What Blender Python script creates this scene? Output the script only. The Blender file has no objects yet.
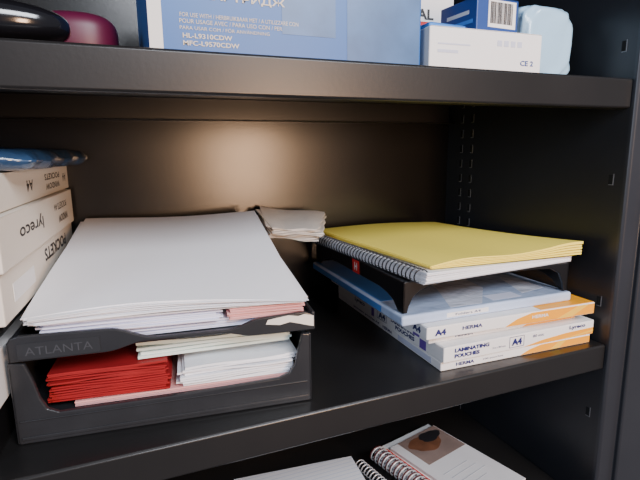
import bpy, bmesh, math, random
from mathutils import Vector, Matrix
random.seed(7)
S=bpy.context.scene
COL=S.collection

# ------------------------------------------------------------ materials
def mat(name,col,rough=.5,metal=0.,noise=.0,nscale=20.,bump=0.,spec=.5,coat=0.,rvar=0.,bscale=12,bdist=.001):
    m=bpy.data.materials.new(name); m.use_nodes=True
    nt=m.node_tree; b=nt.nodes['Principled BSDF']
    b.inputs['Roughness'].default_value=rough
    b.inputs['Metallic'].default_value=metal
    b.inputs['Specular IOR Level'].default_value=spec
    b.inputs['Coat Weight'].default_value=coat
    b.inputs['Coat Roughness'].default_value=.12
    tc=nt.nodes.new('ShaderNodeTexCoord')
    n=nt.nodes.new('ShaderNodeTexNoise'); n.inputs['Scale'].default_value=nscale
    n.inputs['Detail'].default_value=6
    nt.links.new(tc.outputs['Object'],n.inputs['Vector'])
    mx=nt.nodes.new('ShaderNodeMix'); mx.data_type='RGBA'
    mx.inputs[6].default_value=tuple(max(0,c*(1-noise)) for c in col)+(1,)
    mx.inputs[7].default_value=tuple(min(1,c*(1+noise)) for c in col)+(1,)
    nt.links.new(n.outputs['Fac'],mx.inputs[0])
    nt.links.new(mx.outputs[2],b.inputs['Base Color'])
    if rvar:
        mr=nt.nodes.new('ShaderNodeMapRange')
        mr.inputs['To Min'].default_value=max(0,rough-rvar); mr.inputs['To Max'].default_value=rough+rvar
        nt.links.new(n.outputs['Fac'],mr.inputs['Value']); nt.links.new(mr.outputs[0],b.inputs['Roughness'])
    if bump:
        bn=nt.nodes.new('ShaderNodeBump'); bn.inputs['Strength'].default_value=bump; bn.inputs['Distance'].default_value=bdist
        nn=nt.nodes.new('ShaderNodeTexNoise'); nn.inputs['Scale'].default_value=nscale*bscale
        nt.links.new(tc.outputs['Object'],nn.inputs['Vector'])
        nt.links.new(nn.outputs['Fac'],bn.inputs['Height']); nt.links.new(bn.outputs[0],b.inputs['Normal'])
    return m

M_METAL=mat('black_powder_coat',(.0125,.0120,.0122),.32,0,.25,9,.05,.5,0,.03,30)
M_SIDE=mat('black_coat_blue_sheen',(.0145,.0155,.0190),.36,0,.25,9,.05,.45,0,.03,30)  # black cabinet coat with the cool wall sheen mixed into its colour
M_STILE=mat('black_coat_grey_sheen',(.022,.024,.030),.36,0,.2,9,.05,.5,0,.03,30)  # same black coat, lightened to carry a grey-blue reflection in the base
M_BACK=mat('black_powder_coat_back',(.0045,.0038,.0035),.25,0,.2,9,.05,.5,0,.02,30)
M_SLOT=mat('slot_dark',(.001,.001,.001),.9)
M_EDGEHL=mat('slot_edge_highlight',(.15,.15,.16),.3)  # light on the slot edges, painted as pale grey strips
M_PLAST=mat('black_plastic',(.021,.022,.025),.28,0,.3,30,.10,.55)
M_PLAST2=mat('black_plastic_glossy',(.006,.006,.007),.32,0,.2,30,.1)
M_PLATE=mat('grey_plastic_plate',(.023,.0245,.028),.33)
M_EMB=mat('grey_emboss',(.046,.049,.056),.4)
M_PAPER=mat('white_paper',(.86,.85,.88),.75,0,.02,6)
M_PAPERE=mat('cool_white_paper',(.76,.76,.91),.75,0,.03,6)
M_PINK=mat('pink_paper',(.74,.36,.34),.75,0,.08,40)
M_RED=mat('red_paper',(.28,.006,.008),.6,0,.25,30)
M_GREEN=mat('pale_green_paper',(.74,.82,.74),.7,0,.03,12)
M_TAN=mat('beige_paper',(.74,.68,.61),.8,0,.15,60)
M_YEL=mat('yellow_paper',(1.0,.78,.12),.6,0,.02,10)
M_WCARD=mat('white_card',(.82,.80,.79),.45,0,.03,12,.05)
M_CREAM=mat('cream_card',(.74,.67,.58),.55,0,.05,14,.08)
M_LCARD=mat('lavender_card',(.55,.57,.70),.5,0,.05,12)
M_ORANGE=mat('orange_print',(.95,.36,.01),.45,0,.2,22)
M_ORL=mat('pale_orange_print',(.97,.52,.05),.45,0,.2,22)
M_NAVY=mat('navy_print',(.012,.016,.12),.5)
M_PURPLE=mat('purple_print',(.14,.07,.35),.5)
M_BLK=mat('black_ink',(.012,.012,.015),.5)
M_WINK=mat('white_ink',(.75,.72,.68),.5)
M_BINK=mat('beige_ink',(.62,.54,.44),.5)
M_BLUE=mat('toner_blue',(.022,.115,.36),.4,0,.08,8)
M_BLUEL=mat('toner_blue_picture',(.06,.14,.30),.35,0,.5,25)
M_BLUEP=mat('folder_blue',(.08,.26,.68),.15,0,.3,14,0,.5,.6)
M_BLUEW=mat('folder_pale_blue',(.48,.58,.82),.12,0,.30,12,.7,.6,1.0,0,3,.004)
M_BLUEV=mat('folder_print_pale',(.72,.75,.86),.12,0,.12,20,.6,.6,1.0,0,3,.004)
M_PACK=mat('blue_plastic_film',(.018,.045,.10),.18,0,.85,24,.6,.6,.6,0,3,.004)
M_LBLUE=mat('light_blue_plastic',(.38,.60,.80),.28,0,.12,12,.5,.5,.3,0,3,.002)
M_DBLUE=mat('deep_blue_print',(.02,.06,.24),.4,0,.1,12)
M_REDP=mat('red_print',(.6,.02,.02),.4)
M_GLOSS=mat('gloss_black',(.006,.006,.008),.15,0,0,10,0,.6,.5)
M_MAR=mat('maroon_plastic',(.075,.003,.026),.45,0,.2,20)
M_WIRE=mat('black_wire',(.03,.03,.035),.3,.6)
M_WIREW=mat('white_wire',(.6,.6,.62),.3,.4)
M_WIRED=mat('dark_red_wire',(.10,.015,.015),.3,.3)
M_BROWN=mat('brown_print',(.13,.055,.03),.4,0,.7,60)
M_GREY=mat('grey_print',(.40,.41,.44),.45,0,.45,30)
M_GCARD=mat('grey_white_card',(.62,.61,.62),.35,0,.15,16)
M_COVER=mat('soft_photo_print',(.22,.16,.14),.35,0,.9,14)
M_RULE=mat('ruled_paper',(.75,.75,.78),.7)
nt=M_RULE.node_tree; w=nt.nodes.new('ShaderNodeTexWave'); w.wave_type='BANDS'; w.bands_direction='Y'
w.inputs['Scale'].default_value=40; tc=nt.nodes.new('ShaderNodeTexCoord'); nt.links.new(tc.outputs['Object'],w.inputs['Vector'])
cr=nt.nodes.new('ShaderNodeValToRGB'); cr.color_ramp.elements[0].color=(.50,.55,.66,1); cr.color_ramp.elements[1].color=(.70,.70,.73,1)
cr.color_ramp.elements[0].position=.0; cr.color_ramp.elements[1].position=.12
nt.links.new(w.outputs['Fac'],cr.inputs[0]); nt.links.new(cr.outputs[0],nt.nodes['Principled BSDF'].inputs['Base Color'])

# ------------------------------------------------------------ helpers
def link(o): COL.objects.link(o); return o
def thing(name,loc,rz,label,cat,group=None):
    o=bpy.data.objects.new(name,None); o.empty_display_size=.02
    o.location=loc; o.rotation_euler=(0,0,math.radians(rz))
    o['label']=label; o['category']=cat
    if group: o['group']=group
    return link(o)
def tag(o,label,cat,group=None):
    o['label']=label; o['category']=cat
    if group: o['group']=group
    return o
def mk(name,bm,m,parent=None,bev=0.,seg=2,smooth=False):
    me=bpy.data.meshes.new(name)
    bmesh.ops.recalc_face_normals(bm,faces=bm.faces)
    bm.to_mesh(me); bm.free()
    for x in (m if isinstance(m,(list,tuple)) else [m]): me.materials.append(x)
    o=bpy.data.objects.new(name,me); link(o)
    if parent: o.parent=parent
    if bev:
        b=o.modifiers.new('bevel','BEVEL'); b.width=bev; b.segments=seg; b.limit_method='ANGLE'; b.angle_limit=math.radians(35)
    if smooth:
        for p in me.polygons: p.use_smooth=True
    return o
def bx(bm,x0,x1,y0,y1,z0,z1,mi=0):
    v=[bm.verts.new(p) for p in [(x0,y0,z0),(x1,y0,z0),(x1,y1,z0),(x0,y1,z0),(x0,y0,z1),(x1,y0,z1),(x1,y1,z1),(x0,y1,z1)]]
    for f in [(0,3,2,1),(4,5,6,7),(0,1,5,4),(1,2,6,5),(2,3,7,6),(3,0,4,7)]:
        fc=bm.faces.new([v[i] for i in f]); fc.material_index=mi
def prism(bm,poly,a0,a1,axis='y'):
    def P(p,a):
        return (p[0],a,p[1]) if axis=='y' else ((a,p[0],p[1]) if axis=='x' else (p[0],p[1],a))
    v0=[bm.verts.new(P(p,a0)) for p in poly]; v1=[bm.verts.new(P(p,a1)) for p in poly]
    bm.faces.new(v0); bm.faces.new(v1[::-1]); n=len(poly)
    for i in range(n): bm.faces.new([v0[i],v0[(i+1)%n],v1[(i+1)%n],v1[i]])
FACE={'front':((1,0,0),(0,0,1),(0,-1,0)),'left':((0,-1,0),(0,0,1),(-1,0,0)),'right':((0,1,0),(0,0,1),(1,0,0)),'top':((1,0,0),(0,1,0),(0,0,1))}
def text(parent,s,loc,w,h,face,m,flip=False,name='printed_text',depth=.00015,bold=0.):
    c=bpy.data.curves.new('t','FONT'); c.body=s; c.extrude=0.0; c.offset=bold; c.resolution_u=3
    o=bpy.data.objects.new('t',c); COL.objects.link(o)
    dg=bpy.context.evaluated_depsgraph_get(); dg.update()
    me=bpy.data.meshes.new_from_object(o.evaluated_get(dg)); bpy.data.objects.remove(o)
    xs=[v.co.x for v in me.vertices]; ys=[v.co.y for v in me.vertices]
    cx=(min(xs)+max(xs))/2; cy=(min(ys)+max(ys))/2; sx=w/(max(xs)-min(xs)); sy=h/(max(ys)-min(ys))
    tx,ty,n=[Vector(a) for a in FACE[face]]
    if flip: tx,ty=-tx,-ty
    L=Vector(loc)
    for v in me.vertices:
        a=(v.co.x-cx)*sx; b=(v.co.y-cy)*sy
        v.co=L+tx*a+ty*b+n*depth
    me.materials.clear(); me.materials.append(m); me.name=name
    q=bpy.data.objects.new(name,me); link(q); q.parent=parent
    return q
def panel(parent,face,a0,a1,b0,b1,off,m,name='printed_panel',t=.0003):
    bm=bmesh.new()
    if face=='front': bx(bm,a0,a1,off-t,off,b0,b1)
    if face=='left': bx(bm,off-t,off,a0,a1,b0,b1)
    if face=='right': bx(bm,off,off+t,a0,a1,b0,b1)
    if face=='top': bx(bm,a0,a1,b0,b1,off,off+t)
    return mk(name,bm,m,parent)
def carton(name,loc,rz,w,d,h,m,label,cat,group=None,mflap=None,flapface='front'):
    e=thing(name,loc,rz,label,cat,group)
    bm=bmesh.new(); bx(bm,0,w,0,d,0,h); mk('carton_body',bm,m,e,.0012)
    bm=bmesh.new()
    if flapface=='front': bx(bm,.001,w-.001,-.0003,d*.12,h-.0002,h+.0004)
    else: bx(bm,w-d*.1,w+.0003,.001,d-.001,h-.0002,h+.0004)
    mk('lid_flap',bm,mflap or m,e,.0003,1)
    return e
def bundle(name,FL,FR,BR,BL,n,jit,m,label,cat,group=None,curl=None,N=7,parent=None,gap=.25,sag=0.,rag=0.):
    """pile of loose sheets: corners are (x,y,zbottom,ztop)"""
    bm=bmesh.new()
    for i in range(n):
        jx=random.uniform(-jit,jit); jy=random.uniform(-jit,jit); ja=random.uniform(-jit,jit)*2.0
        sg=random.uniform(0,sag); ph=random.uniform(0,6)
        t0=i/n; t1=(i+1-gap)/n
        if i==n-1: t1=1
        G=[]
        for t in (t0,t1):
            g=[]
            for a in range(N):
                r=[]
                for b in range(N):
                    u=a/(N-1); v=b/(N-1)
                    P=[FL,FR,BR,BL]; W=[(1-u)*(1-v),u*(1-v),u*v,(1-u)*v]
                    x=sum(W[k]*P[k][0] for k in range(4))+jx+ja*(v-.5)
                    y=sum(W[k]*P[k][1] for k in range(4))+jy-ja*(u-.5)
                    if rag:
                        if a==N-1: x+=rag*math.sin(b*2.3+ph)
                        if b==0: y+=rag*math.sin(a*1.9+ph*2)
                    zb=sum(W[k]*P[k][2] for k in range(4)); zt=sum(W[k]*P[k][3] for k in range(4))
                    z=zb+(zt-zb)*t
                    if curl: z+=curl(u,v,t)
                    if sag and i: z-=sg*(zt-zb)/n*.5*(1+math.sin(u*7+ph))*(1-v)
                    r.append(bm.verts.new((x,y,z)))
                g.append(r)
            G.append(g)
        lo,hi=G
        for a in range(N-1):
            for b in range(N-1):
                bm.faces.new([hi[a][b],hi[a+1][b],hi[a+1][b+1],hi[a][b+1]])
                bm.faces.new([lo[a][b],lo[a][b+1],lo[a+1][b+1],lo[a+1][b]])
        for a in range(N-1):
            bm.faces.new([lo[a][0],lo[a+1][0],hi[a+1][0],hi[a][0]])
            bm.faces.new([lo[a+1][N-1],lo[a][N-1],hi[a][N-1],hi[a+1][N-1]])
            bm.faces.new([lo[0][a+1],lo[0][a],hi[0][a],hi[0][a+1]])
            bm.faces.new([lo[N-1][a],lo[N-1][a+1],hi[N-1][a+1],hi[N-1][a]])
    o=mk(name,bm,m,parent)
    if not parent: tag(o,label,cat,group)
    return o
def tube(name,pts,r,m,parent,cyc=False):
    c=bpy.data.curves.new('c','CURVE'); c.dimensions='3D'; c.bevel_depth=r; c.bevel_resolution=2
    s=c.splines.new('POLY'); s.points.add(len(pts)-1)
    for p,q in zip(s.points,pts): p.co=(*q,1)
    s.use_cyclic_u=cyc
    o=bpy.data.objects.new('c',c); COL.objects.link(o)
    dg=bpy.context.evaluated_depsgraph_get(); dg.update()
    me=bpy.data.meshes.new_from_object(o.evaluated_get(dg)); bpy.data.objects.remove(o)
    me.materials.clear(); me.materials.append(m)
    for p in me.polygons: p.use_smooth=True
    q=bpy.data.objects.new(name,me); link(q); q.parent=parent; return q

# ------------------------------------------------------------ cabinet
XL,XR,YB=-.37,.573,.351
cab=thing('storage_cabinet',(0,0,-.30),0,'black powder-coated steel storage cabinet with open shelves','cabinet')
CZ=.30
def cz(z): return z+CZ
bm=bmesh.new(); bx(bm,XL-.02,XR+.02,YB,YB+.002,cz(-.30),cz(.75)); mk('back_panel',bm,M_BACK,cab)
bm=bmesh.new(); bx(bm,XL-.002,XL,0,YB,cz(-.30),cz(.75)); mk('side_panel',bm,M_METAL,cab)
bm=bmesh.new(); bx(bm,XR,XR+.002,0,YB,cz(-.30),cz(.75)); mk('side_panel',bm,M_SIDE,cab)
bm=bmesh.new(); bx(bm,XL,XR,0,YB,cz(.75),cz(.752)); mk('top_panel',bm,M_METAL,cab)
bm=bmesh.new(); prism(bm,[(XR,0),(XR,-.004),(XR+.003,-.007),(XR+.029,-.007),(XR+.029,-.012),(XR+.031,-.014),(XR+.16,-.014),(XR+.16,.003),(XR+.002,.003)],cz(-.30),cz(.752),'z'); mk('front_stile',bm,M_STILE,cab,.001)
bm=bmesh.new(); prism(bm,[(XL,0),(XL,-.004),(XL-.003,-.007),(XL-.03,-.007),(XL-.03,.003),(XL-.002,.003)],cz(-.30),cz(.752),'z'); mk('front_stile',bm,M_STILE,cab,.001)
def shelf(z):
    bm=bmesh.new(); t=.0015; h=.0345
    x0,x1=XL+.001,XR-.001
    prof=[(0,z-.002),(.002,z),(YB-.001,z),(YB-.001,z-h),(YB-.018,z-h),(YB-.018,z-h+t),(YB-.001-t,z-h+t),(YB-.001-t,z-t),(t,z-t),(t,z-h+t),(.018,z-h+t),(.018,z-h+.008),(.0195,z-h+.008),(.0195,z-h),(.002,z-h),(0,z-h+.002)]
    prism(bm,[(p[0],cz(p[1])) for p in prof],x0,x1,'x')
    return mk('shelf',bm,M_METAL,cab,.0012,3)
shelf(0.0); shelf(.3365); shelf(-.24)
def slots(x,s):
    bm=bmesh.new(); br=bmesh.new()
    for yy in (.016,.284):
        k=-.27
        while k<.73:
            for dy in ((0,) if yy<.1 else (0,.027)):
                bx(bm,x,x-s*.0006,yy+dy-.0028,yy+dy+.0028,cz(k),cz(k+.012))
                bx(br,x,x-s*.0005,yy+dy-.0038,yy+dy-.0028,cz(k-.0010),cz(k+.0130))
                bx(br,x,x-s*.0005,yy+dy-.0028,yy+dy+.0028,cz(k-.0010),cz(k))
            k+=.026 if yy>.1 else .16
    mk('adjustment_slots',bm,M_SLOT,cab)['kind']='stuff'
    mk('slot_edge_highlights',br,M_EDGEHL,cab)['kind']='stuff'
slots(XR,1); slots(XL,-1)

# ------------------------------------------------------------ left: desk trays
def desk_tray(loc,rz,w,d,front,floor,side,label):
    e=thing('desk_tray',loc,rz,label,'desk tray','black desk trays')
    bm=bmesh.new()
    bx(bm,.002,w-.002,.003,d-.001,floor,floor+.0025)
    prism(bm,front,0,.005,'y')
    prism(bm,side,0,.0035,'x')
    prism(bm,side,w-.0035,w,'x')
    bx(bm,.002,w-.002,d-.0035,d,floor,side[2][1])
    for k in range(5): bx(bm,.03+k*(w-.06)/4-.002,.03+k*(w-.06)/4+.002,.01,d-.01,floor-.003,floor)
    mk('tray_body',bm,M_PLAST,e,.0018,3)
    return e
W1=.272; TX=-.105
t1=desk_tray((TX,.052,0.0005),-6.3,W1,.285,
  [(0,0),(W1,0),(W1,.073),(W1-.009,.074),(W1-.013,.060),(W1-.017,.042),(W1-.023,.033),(W1-.034,.029),(.14,.0265),(.036,.0265),(.027,.031),(.022,.042),(.018,.060),(.013,.076),(0,.078)],
  .020,[(0,0),(.285,0),(.285,.070),(.10,.070),(.0,.074)],'black plastic desk tray holding red and white paper on shelf')
bm=bmesh.new(); bx(bm,.004,W1-.004,-.0012,.0005,.004,.007); bx(bm,.004,W1-.004,-.0012,.0005,.0215,.0228); mk('lip_rib',bm,M_PLAST,t1,.0005)
W2=W1+.002
def smooth(a,b,n=6):
    out=[]
    for i in range(1,n):
        t=i/n; s=t*t*(3-2*t); out.append((a[0]+(b[0]-a[0])*t,a[1]+(b[1]-a[1])*s))
    return out
fr=[(0,0),(.078,0)]+smooth((.078,0),(.112,.0065))+[(.112,.0065),(.180,.0055)]+smooth((.180,.0055),(.212,-.0005))+[(.212,-.0005),(W2,-.001),(W2,.014),(W2-.010,.0185),(.222,.0170)]+smooth((.222,.0170),(.188,.0085))+[(.188,.0085),(.122,.0095)]+smooth((.122,.0095),(.082,.0215))+[(.082,.0215),(.010,.0235),(.003,.022),(0,.016)]
t2=desk_tray((-.1035,.0495,.0795),-6.3,W2,.287,fr,
  .004,[(0,0),(.287,0),(.287,.030),(.10,.022),(.0,.018)],'black plastic desk tray stacked on another, piled with white paper')
panel(t2,'front',.008,.074,.002,.0165,0,M_PLATE,'name_plate',.0006)
text(t2,'ATLANTA',(.041,-.0008,.0092),.054,.0074,'front',M_EMB)
bm=bmesh.new(); prism(bm,[(.224,.0100),(.238,.0080),(.248,.0100),(.257,.0075),(.265,.0050),(W2-.0015,.0030),(W2-.0015,.0140),(.263,.0165),(.257,.0150),(.247,.0168),(.235,.0155),(.226,.0142)],-.0006,0,'y'); mk('worn_patch',bm,M_CREAM,t2)  # pale patch standing for the worn, chipped tray front
def loc_t(x,y):
    a=math.radians(-6.3); return (-.108+x*math.cos(a)-y*math.sin(a), .052+x*math.sin(a)+y*math.cos(a))
def crn(x0,x1,y0,y1,z):
    zf0,zf1,zb0,zb1=z
    return [(*loc_t(x0,y0),zf0,zf1),(*loc_t(x1,y0),zf0,zf1),(*loc_t(x1,y1),zb0,zb1),(*loc_t(x0,y1),zb0,zb1)]
PL='papers in the lower tray'; PU='papers in the upper tray'
bundle('paper_stack',*crn(.05,.262,.014,.262,(.0235,.0285,.0235,.0285)),3,.001,M_PINK,'thin pink papers at the bottom of the desk tray','paper',PL)
bundle('paper_stack',*crn(.030,.134,.015,.21,(.029,.059,.029,.056)),19,.0024,M_RED,'bundle of deep red paper inside the desk tray','paper',PL,gap=.15,sag=1.0)
bundle('paper_stack',*crn(.145,.259,.012,.24,(.029,.051,.029,.050)),9,.0028,M_PAPER,'bundle of white paper beside red paper in the desk tray','paper',PL,sag=.8)
bundle('paper_stack',*crn(.106,.257,.022,.25,(.0600,.0752,.0595,.0752)),4,.0028,M_GREEN,'pale green paper lying on white paper in the desk tray','paper',PL,sag=.8)
def P1(y): return .0950+.022*(y-.03)/.27
def P2(y): return .1065+.021*(y-.03)/.27
def cl(u,v,t): return (.0020*math.sin(u*5+v*2)+.0020*math.sin(u*3.1)*(1-v)-.0045*(u**4)*(1-v)**4-.003*((1-u)**4)*(1-v)**4)*t
def C(x,y,f,g): return (x,y,f(y)+.0003,g(y)-.0006)
base=lambda y:.0868
bundle('paper_stack',*[C(x,y,base,P1) for x,y in ((-.070,.060),(.156,.036),(.170,.290),(-.055,.320))],6,.0022,M_PAPERE,'bluish white sheets filling the upper desk tray','paper',PU)
bundle('paper_stack',*[C(x,y,P1,P2) for x,y in ((-.078,.057),(.078,.040),(.10,.30),(-.052,.325))],6,.0024,M_PAPERE,'lavender white sheets sticking out under the white pile','paper',PU)
bundle('paper_stack',*[C(x,y,P1,P2) for x,y in ((.086,.036),(.160,.028),(.174,.22),(.106,.225))],8,.0018,M_PINK,'pink sheets sandwiched in a pile of white paper','paper',PU)
def top(x,y,z): return (x,y,P2(y)+.0006,z)
bundle('paper_stack',top(-.086,.054,.1190),top(.160,.026,.1180),top(.182,.302,.1665),top(-.052,.336,.1640),13,.0036,M_PAPER,'tall sloping pile of white printer paper on the tray','paper',PU,curl=cl,N=12,sag=.9)
bundle('paper_slips',(.196,.258,.130,.148),(.262,.228,.126,.143),(.303,.315,.134,.156),(.200,.334,.142,.169),9,.0045,M_TAN,'small layered bundle of beige paper slips behind the white pile','paper slips',curl=lambda u,v,t:.0018*math.sin(u*6+t*9),N=9,gap=.4,rag=.0018)

# ------------------------------------------------------------ left: stack of pocket boxes
G='pocket boxes stacked at the tray'
def pocket(x,y,z,rz,h,label,m=M_CREAM):
    w=.235; a=math.radians(rz)
    e=carton('paper_box',(x-w*math.cos(a),y-w*math.sin(a),z),rz,w,.312,h,m,label,'cardboard box',G,flapface='side')
    return e,w
e,w=pocket(-.117,.03,.001,-4,.041,'added black flat box filling the dark under white boxes',M_PLAST2)  # added support, black to match the dark shelf under the boxes
e,w=pocket(-.113,.022,.0435,-5.5,.047,'white cardboard box low in the stack',M_WCARD)
e,w=pocket(-.117,.032,.0922,-4,.027,'added black flat box filling the dark gap between boxes',M_PLAST2)  # added filler, black like the dark gap in the stack
e,w=pocket(-.095,.022,.1208,-4.6,.0425,'cream cardboard box of pockets with upside-down black lettering')
text(e,'POCKETS',(w,.205,.028),.115,.014,'right',M_BLK,True,bold=.03)
text(e,'WINDOW',(w,.225,.010),.07,.006,'right',M_BLK,True)
panel(e,'right',.03,.10,.012,.028,w,M_WCARD)
e,w=pocket(-.091,.018,.1645,-4.6,.0435,'cream cardboard box with large upside-down brand lettering')
text(e,'lyreco',(w,.100,.024),.088,.016,'right',M_BLK,True,bold=.015)
text(e,'POCKETS A4',(w,.235,.030),.07,.008,'right',M_BLK,True,bold=.02)
text(e,'WINDOW',(w,.245,.015),.055,.009,'right',M_BLK,True,bold=.03)
e,w=pocket(-.095,.040,.2092,-4.6,.0315,'cream cardboard box with small upside-down lettering on top')
text(e,'POCKETS',(w,.215,.021),.080,.0072,'right',M_BLK,True,bold=.03)
text(e,'WINDOW',(w,.215,.010),.075,.0072,'right',M_BLK,True,bold=.03)
text(e,'A4',(w,.285,.016),.022,.011,'right',M_BLK,True,bold=.02)
text(e,'A4',(w,.11,.016),.025,.011,'right',M_BLK,True,bold=.02)
bm=bmesh.new(); N=34; g0=[];g1=[]
for i in range(N+1):
    r0=[];r1=[]
    for j in range(N+1):
        u=i/N*2-1; v=j/N*2-1
        th=.0080*max(0,(1-u**8)*(1-v**8))**.25+.0010
        x=u*.10+.003*math.sin(v*9); y=v*.115+.003*math.sin(u*8); zc=.0095
        cr_=.0018*abs(math.sin(v*9+u*6))*(1-u**4)+.0012*math.sin(u*17-v*8)+.0010*abs(math.sin(v*23-u*12))
        r0.append(bm.verts.new((x,y,max(.0004,zc-th)))); r1.append(bm.verts.new((x,y,zc+th*1.0+cr_)))
    g0.append(r0);g1.append(r1)
for i in range(N):
    for j in range(N):
        bm.faces.new([g1[i][j],g1[i+1][j],g1[i+1][j+1],g1[i][j+1]]); bm.faces.new([g0[i][j],g0[i][j+1],g0[i+1][j+1],g0[i+1][j]])
for k in range(N):
    bm.faces.new([g0[k][0],g0[k+1][0],g1[k+1][0],g1[k][0]]); bm.faces.new([g0[k+1][N],g0[k][N],g1[k][N],g1[k+1][N]])
    bm.faces.new([g0[0][k+1],g0[0][k],g1[0][k],g1[0][k+1]]); bm.faces.new([g0[N][k],g0[N][k+1],g1[N][k+1],g1[N][k]])
o=mk('plastic_packet',bm,M_PACK,None,smooth=True); tag(o,'crinkled shiny dull blue plastic packet lying on cream boxes','plastic packet'); o.location=(-.152,.180,.2412); o.rotation_euler=(0,0,math.radians(-6))

# ------------------------------------------------------------ right: laminating boxes
G2='laminating pouch boxes'
def lam(loc,rz,w,d,h,label):
    return carton('pouch_box',loc,rz,w,d,h,M_WCARD,label,'cardboard box',G2)
def frame(e,x0,x1,z0,z1,face='front'):
    bm=bmesh.new(); t=.0005
    for a,b,c,d in ((x0,x1,z0,z0+t),(x0,x1,z1-t,z1),(x0,x0+t,z0,z1),(x1-t,x1,z0,z1)):
        if face=='front': bx(bm,a,b,-.0004,-.0001,c,d)
        else: bx(bm,-.0004,-.0001,a,b,c,d)
    mk('printed_frame',bm,M_NAVY,e)
def swoosh(e,poly,m,t=.0003):
    bm=bmesh.new(); prism(bm,poly,-t,0,'y'); mk('printed_panel',bm,m,e)
w=.234
e=lam((.327,.022,.0003),-1.8,w,.31,.0110,'thin white and orange pouch box at the bottom of the pile')
swoosh(e,[(.118,.001),(w-.0012,.001),(w-.0012,.0100),(.150,.0100),(.132,.0065)],M_ORANGE)
swoosh(e,[(.165,.001),(.180,.001),(.192,.0100),(.180,.0100)],M_ORL,.0005)
text(e,'HERMA',(.034,-.0003,.0058),.026,.0042,'front',M_NAVY,bold=.03)
text(e,'100 pouches',(.075,-.0003,.0055),.030,.0026,'front',M_NAVY)
panel(e,'left',.02,.10,.002,.009,0,M_LCARD)
text(e,'HERMA',(0,.13,.0055),.028,.0042,'left',M_NAVY,bold=.03)
text(e,'laminating pouches A4',(0,.20,.0055),.09,.0042,'left',M_NAVY,bold=.02)
w=.238
e=lam((.3275,.018,.0118),-.9,w,.305,.0190,'white laminating pouch box with blue lettering and framed size mark')
swoosh(e,[(.120,.001),(w-.0012,.001),(w-.0012,.0095),(.19,.0085),(.15,.0055)],M_ORANGE)
swoosh(e,[(.18,.001),(.20,.001),(w-.0012,.0040),(w-.0012,.0060)],M_ORL,.0005)
text(e,'LAMINATING',(.040,-.0003,.0136),.050,.0050,'front',M_NAVY,bold=.05)
text(e,'POUCHES',(.033,-.0003,.0066),.036,.0050,'front',M_NAVY,bold=.05)
frame(e,.096,.119,.003,.017)
text(e,'A4',(.1075,-.0003,.0100),.016,.0090,'front',M_NAVY,bold=.05)
text(e,'216 x 303 mm',(.080,-.0003,.0075),.020,.0022,'front',M_NAVY)
text(e,'80 mic',(.142,-.0003,.0130),.018,.0035,'front',M_NAVY)
text(e,'Lyreco',(.208,-.0003,.0142),.028,.0062,'front',M_NAVY,bold=.03)
panel(e,'left',.036,.050,.001,.018,0,M_PURPLE)
text(e,'LAMINATING',(0,.092,.0132),.06,.0055,'left',M_NAVY,bold=.05)
text(e,'POUCHES',(0,.086,.0062),.048,.0055,'left',M_NAVY,bold=.05)
text(e,'A4',(0,.148,.0095),.020,.010,'left',M_NAVY,bold=.04); frame(e,.134,.162,.003,.0165,'left')
panel(e,'left',.172,.180,.001,.018,0,M_PURPLE)
text(e,'Lyreco',(0,.22,.0095),.035,.008,'left',M_NAVY,bold=.03)
w=.230
e=lam((.3175,.034,.0313),-1.2,w,.300,.0105,'thin white pouch box with an orange end in the pile')
swoosh(e,[(.140,.001),(w-.0012,.001),(w-.0012,.0095),(.168,.0095),(.152,.006)],M_ORANGE)
text(e,'HERMA',(.050,-.0003,.0053),.026,.0040,'front',M_NAVY,bold=.03)
text(e,'laminating pouches',(.100,-.0003,.0053),.045,.0026,'front',M_NAVY)
panel(e,'left',.02,.034,.001,.0095,0,M_PURPLE)
text(e,'HERMA laminating pouches',(0,.12,.0053),.12,.0042,'left',M_NAVY,bold=.02)
w=.253
e=lam((.306,.022,.0423),-2.6,w,.297,.0150,'white and orange laminating pouch box under a blue folder')
swoosh(e,[(.110,.001),(w-.0012,.001),(w-.0012,.0140),(.150,.0140),(.128,.009)],M_ORANGE)
swoosh(e,[(.19,.001),(.215,.001),(w-.010,.0140),(.225,.0140)],M_ORL,.0005)
panel(e,'top',.165,w-.0012,.001,.295,.0152,M_ORANGE,t=.0006)
text(e,'HERMA',(.062,-.0003,.0085),.028,.0045,'front',M_NAVY,bold=.03)
text(e,'A4',(.018,-.0003,.0075),.015,.0075,'front',M_NAVY,bold=.05)
text(e,'HERMA',(.163,-.0004,.0085),.026,.0042,'front',M_WINK,bold=.03)
panel(e,'left',.05,.12,.002,.013,0,M_LCARD)
text(e,'A4',(0,.022,.0075),.018,.008,'left',M_NAVY,bold=.05)
text(e,'LAMINATING POUCHES',(0,.175,.0075),.09,.0050,'left',M_NAVY,bold=.04)
# blue folder pack
fol=thing('folder_pack',(.280,.033,.0582),-1.6,'pale blue glossy pack of folders lying on pouch boxes','folder pack')
WF=.254
bm=bmesh.new(); bx(bm,0,WF,0,.298,0,.0125); mk('pack_body',bm,M_BLUEW,fol,.003,3)
panel(fol,'top',.004,.05,.06,.296,.0124,M_BLUEP)
def tp(poly,z,m):
    bm=bmesh.new(); prism(bm,poly,z,z+.0002,'z'); mk('printed_pattern',bm,m,fol)
tp([(.07,.008),(.115,.006),(.16,.06),(.19,.29),(.13,.29),(.10,.08)],.0124,M_BLUEV)
tp([(.19,.02),(.235,.03),(.24,.12),(.215,.09)],.0124,M_BLUEV)
tp([(.135,.010),(.180,.010),(.180,.030),(.135,.030)],.0124,M_LCARD)
panel(fol,'front',.06,.12,.0035,.009,.0002,M_WCARD)
panel(fol,'left',.05,.295,.002,.010,.0002,M_BLUEP)
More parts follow.
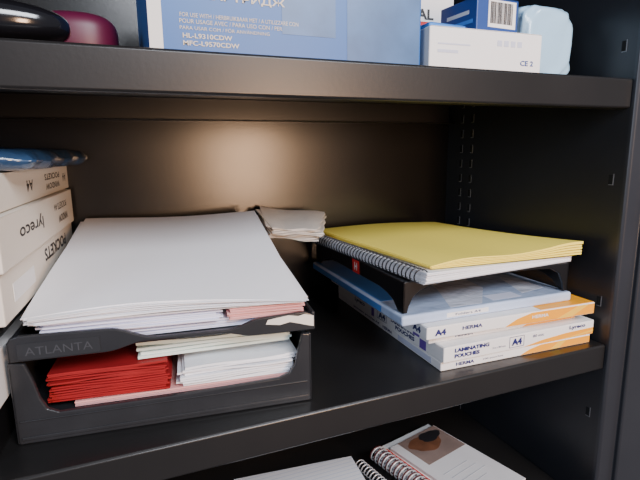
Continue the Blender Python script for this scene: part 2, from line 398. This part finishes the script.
text(fol,'Folders A4',(.090,-.0004,.0063),.036,.0028,'front',M_NAVY)
# black tray carrying notebook
WT=.246
t3=thing('desk_tray',(.285,.040,.0712),-2.2,'black plastic desk tray with feet standing on a blue pack','desk tray','black desk trays')
bm=bmesh.new()
bx(bm,.002,WT-.002,.003,.29,.0345,.0365)
arch=[(.006,0),(.008,.008),(.013,.018),(.022,.0255),(.036,.0300),(.06,.0325),(.10,.0338),(WT-.06,.0342),(WT-.03,.0325),(WT-.016,.025),(WT-.009,.012),(WT-.006,0)]
prism(bm,[(0,.0)]+arch+[(WT,0),(WT,.0375),(0,.0375)],0,.004,'y')
for xx in (0,WT-.0035):
    prism(bm,[(0,0),(.012,0),(.024,.010),(.04,.015),(.06,.0175),(.20,.0175),(.24,.015),(.262,.009),(.275,0),(.294,0),(.294,.0375),(0,.0375)],xx,xx+.0035,'x')
bx(bm,.002,WT-.002,.2905,.294,.024,.0375)
mk('tray_body',bm,M_PLAST2,t3,.0010,2)
bm=bmesh.new(); prism(bm,[(.118,.018),(.140,.018),(.142,.036),(.120,.036)],-.0004,0,'x'); mk('sticker',bm,M_REDP,t3)
text(t3,'H',(-.0003,.130,.0270),.009,.011,'left',M_WINK,bold=.03)
# spiral notebook
nb=thing('spiral_notebook',(.296,.020,.1092),3.4,'white spiral notebook with wire binding under a yellow pad','notebook')
bm=bmesh.new(); bx(bm,.002,.242,0,.296,-.0001,.0010); mk('back_cover',bm,M_GREY,nb,.0003,1)
bundle('pages',(0.006,0,.0011,.0130),(.242,0.0,.0011,.0072),(.242,.295,.0011,.0080),(0.006,.295,.0011,.0105),9,.0009,M_PAPER,'','',parent=nb,sag=.5,gap=.15)
pts=[];turn=36
for k in range(turn*14+1):
    a=2*math.pi*k/14; pts.append((.003+.0085*math.cos(a),.003+.290*k/(turn*14),.0085+.0083*math.sin(a)))
tube('wire_binding',pts,.0008,M_WIRE,nb)
bundle('yellow_pad',(.315,.030,.1237,.1264),(.546,.026,.1195,.1303),(.524,.318,.1200,.1245),(.294,.330,.1212,.1257),5,.0012,M_YEL,'yellow paper pad with slightly curled sheets on a notebook','notepad',curl=lambda u,v,t:(.0036*math.sin(u*3.1)+.0024*math.sin(u*9+v*2)*(1-v)+.0055*max(0,u-.75)*4*(1-v)**2)*t,N=17,gap=.3)

# ------------------------------------------------------------ upper shelf things
US=.3368
tb=carton('toner_box',(.030,.030,US),0,.263,.16,.13,M_BLUE,'large blue toner cartridge box with white lettering','cardboard box')
panel(tb,'front',.0,.011,.001,.129,0,M_WINK)
panel(tb,'front',.115,.168,.024,.11,0,M_BLUEL)
panel(tb,'front',.180,.261,.002,.128,0,M_BLUEL)
for s,x,z,wd,h in [('FOR USE WITH / HERBRUIKBAAR MET / A UTILIZZARE CON',.078,.0330,.105,.0034),('POUR USAGE AVEC / PARA USO CON / PER',.070,.0280,.090,.0034),('PARA USAR COM / FÖR ANVÄNDNING',.064,.0230,.078,.0034)]:
    text(tb,s,(x,-.0003,z),wd,h,'front',M_BINK)
text(tb,'HL-L9310CDW',(.048,-.0004,.0165),.042,.0040,'front',M_BINK,bold=.02)
text(tb,'MFC-L9570CDW',(.051,-.0004,.0105),.048,.0040,'front',M_BINK,bold=.02)
text(tb,'КАРТРИДЖ',(.082,-.0004,.0490),.072,.0075,'front',M_BINK,bold=.02)
sb=carton('medicine_box',(.301,.026,US),-2,.146,.088,.0430,M_WCARD,'small white carton with blue print','cardboard box')
panel(sb,'front',.001,.06,.001,.0035,0,M_DBLUE)
text(sb,'CE 2',(.126,-.0003,.012),.018,.0055,'front',M_DBLUE,bold=.02)
panel(sb,'front',.01,.035,.018,.021,0,M_LCARD); panel(sb,'front',.01,.05,.026,.0275,0,M_LCARD)
for k in range(4): panel(sb,'front',.085+.009*k,.091+.009*k,.028,.034,0,M_LCARD)
db=carton('blue_box',(.364,.032,US+.0436),3,.060,.060,.036,M_DBLUE,'dark blue carton with a barcode label on a white box','cardboard box')
panel(db,'front',.016,.056,.006,.034,0,M_WCARD,'barcode_label')
bm=bmesh.new(); x=.019
while x<.051:
    wd=random.choice([.0005,.0009,.0014]); bx(bm,x,x+wd,-.0006,-.0003,.010,.032); x+=wd+random.choice([.0006,.001])
mk('barcode',bm,M_BLK,db)
panel(db,'left',.006,.054,.010,.014,0,M_BLUEP); panel(db,'left',.012,.048,.020,.024,0,M_WINK)
lb=carton('blue_carton',(.306,.034,US+.0436),5,.050,.05,.005,M_BLUEP,'flat blue carton lying on a white carton','cardboard box')
ab=carton('label_box',(.334,.122,US),0,.068,.05,.105,M_WCARD,'white carton with red mark and black letters','cardboard box')
panel(ab,'front',0.006,.050,.062,.0735,0,M_REDP); text(ab,'AL',(.026,-.0003,.082),.024,.012,'front',M_BLK,bold=.03)
def blob(name,cx,cy,cz0,rx,ry,rz_,m,e1=.6,e2=.6,wr=.0,label='',cat='',nu=48,nv=28,par=None):
    bm=bmesh.new(); rows=[]
    def sp(a,e): return math.copysign(abs(a)**e,a)
    for j in range(nv+1):
        ph=-math.pi/2+math.pi*j/nv; r=[]
        for i in range(nu):
            th=2*math.pi*i/nu
            k=1+wr*math.sin(th*5+ph*4)+wr*.6*math.sin(th*11-ph*7)
            r.append(bm.verts.new((rx*sp(math.cos(ph),e1)*sp(math.cos(th),e2)*k,ry*sp(math.cos(ph),e1)*sp(math.sin(th),e2)*k,rz_+rz_*sp(math.sin(ph),e1))))
        rows.append(r)
    for j in range(nv):
        for i in range(nu):
            bm.faces.new([rows[j][i],rows[j][(i+1)%nu],rows[j+1][(i+1)%nu],rows[j+1][i]])
    bmesh.ops.remove_doubles(bm,verts=bm.verts,dist=1e-6)
    o=mk(name,bm,m,par,smooth=True); o.location=(cx,cy,cz0)
    if label: tag(o,label,cat)
    return o
blob('tissue_pack',.496,.085,US,.042,.030,.045,M_LBLUE,.40,.45,.055,'soft light blue plastic pack beside white carton','plastic pack')
ms=blob('computer_mouse',-.108,.045,US,.080,.034,.0175,M_GLOSS,.8,.8,0,'rounded glossy black computer mouse on the upper shelf','computer mouse')
pc=thing('tape_dispenser',(-.028,.118,US),0,'round maroon plastic tape dispenser on the upper shelf','tape dispenser')
blob('dispenser_body',0,0,0,.036,.034,.023,M_MAR,.6,.8,0,par=pc)
bm=bmesh.new(); bmesh.ops.create_cone(bm,cap_ends=True,segments=40,radius1=.012,radius2=.012,depth=.004,matrix=Matrix.Translation((0,.034,.026))@Matrix.Rotation(math.pi/2,4,'X')); mk('hub',bm,M_GLOSS,pc,.0008)

# ------------------------------------------------------------ bottom shelf things
BZ=-.2398
bundle('ruled_notepad',(.10,.02,BZ,BZ+.018),(.285,.005,BZ,BZ+.018),(.302,.210,BZ,BZ+.018),(.118,.228,BZ,BZ+.018),8,.001,M_RULE,'ruled white writing pad lying on the bottom shelf','notepad')
n3=thing('spiral_notebook',(.345,.035,BZ),11,'thin black-covered notebook with white wire on the bottom shelf','notebook')
bm=bmesh.new(); bx(bm,0,.14,0,.175,0,.0010); bx(bm,0,.14,0,.175,.0056,.0064); mk('cover',bm,M_PLAST2,n3,.0003,1)
bundle('pages',(.004,.001,.0011,.0055),(.138,.001,.0011,.0055),(.138,.174,.0011,.0055),(.004,.174,.0011,.0055),3,.0004,M_PAPER,'','',parent=n3)
pts=[];turn=24
for k in range(turn*14+1):
    a=2*math.pi*k/14; pts.append((-.002+.0075*math.cos(a),.004+.166*k/(turn*14),.0085+.0075*math.sin(a)))
tube('wire_binding',pts,.0009,M_WIREW,n3)
n2=thing('spiral_notebook',(.380,.025,BZ+.0075),13,'wire-bound notebook with pale cover lying on a black notebook','notebook')
bm=bmesh.new(); bx(bm,0,.13,0,.185,0,.0012); bx(bm,0,.13,0,.185,.0110,.0120); mk('cover',bm,M_WCARD,n2,.0003,1)
bundle('pages',(.004,.001,.0014,.0108),(.128,.001,.0014,.0108),(.128,.184,.0014,.0108),(.004,.184,.0014,.0108),5,.0006,M_PAPER,'','',parent=n2)
for off,mm in ((0,M_WIREW),(.0024,M_WIRED)):
    pts=[];turn=20
    for k in range(turn*14+1):
        a=2*math.pi*k/14; pts.append((-.000+.0125*math.cos(a),.004+off+.174*k/(turn*14),.0135+.0120*math.sin(a)))
    tube('wire_binding',pts,.0010,mm,n2)
panel(n2,'top',.018,.022,.01,.175,.0120,M_REDP)
bk=thing('booklet',(.406,.028,BZ+.0200),14,'glossy booklet with food photo on cover lying on notebook','booklet')
bm=bmesh.new(); bx(bm,0,.105,0,.172,0,.005); mk('booklet_body',bm,M_GCARD,bk,.0008)
def oval(cx,cy,rx,ry,z,m,ph=0.):
    bm=bmesh.new(); vs=[]
    for i in range(40):
        a=2*math.pi*i/40; k=1+.10*math.sin(3*a+ph)+.04*math.sin(7*a)
        vs.append((cx+rx*k*math.cos(a),cy+ry*k*math.sin(a)))
    prism(bm,vs,z,z+.0002,'z'); mk('cover_photo',bm,m,bk)
panel(bk,'top',.016,.103,.104,.171,.0050,M_COVER,'cover_photo')
oval(.056,.146,.032,.020,.0054,M_BROWN); oval(.074,.154,.022,.012,.0057,M_BLK,1.2)
for k in range(4): panel(bk,'top',.016+.004*((k*2)%3),.070+.006*((k*5)%3),.040+k*.012,.0412+k*.012,.0050,M_GREY)

# ------------------------------------------------------------ light
wd=bpy.data.worlds.new('room'); S.world=wd; wd.use_nodes=True
bg=wd.node_tree.nodes['Background']; bg.inputs[0].default_value=(.58,.64,.78,1); bg.inputs[1].default_value=.24
def area(loc,tgt,sx,sy,p,col):
    l=bpy.data.lights.new('l','AREA'); l.shape='RECTANGLE'; l.size=sx; l.size_y=sy; l.energy=p; l.color=col
    o=bpy.data.objects.new('room_light',l); o.location=loc
    o.rotation_euler=(Vector(tgt)-Vector(loc)).to_track_quat('-Z','Y').to_euler(); link(o); return o
area((.66,-1.65,.24),(.25,.3,.2),.28,.56,27,(1,.61,.36))
area((.55,-1.4,1.15),(.2,.1,.1),1.0,.55,50,(.88,.92,1))
area((-1.25,-1.0,.55),(.3,.1,.1),.7,.6,13,(.72,.82,1))  # weak cool fill added from the left for left-facing box sides

# ------------------------------------------------------------ camera
X=Vector((1195,104,480)).normalized(); Z=-Vector((30,-2560,480)).normalized()
Z=(Z-X*Z.dot(X)).normalized(); Y=Z.cross(X)
if Y.z<0: Y=-Y
r=Vector((X[0],Y[0],Z[0])); u=Vector((X[1],Y[1],Z[1])); f=Vector((X[2],Y[2],Z[2]))
cam=bpy.data.cameras.new('camera'); cam.lens=27; cam.sensor_width=36; cam.clip_start=.01
co=bpy.data.objects.new('camera',cam); link(co)
m=Matrix(((r[0],u[0],-f[0],0),(r[1],u[1],-f[1],-.41),(r[2],u[2],-f[2],.257),(0,0,0,1)))
co.matrix_world=m
S.camera=co
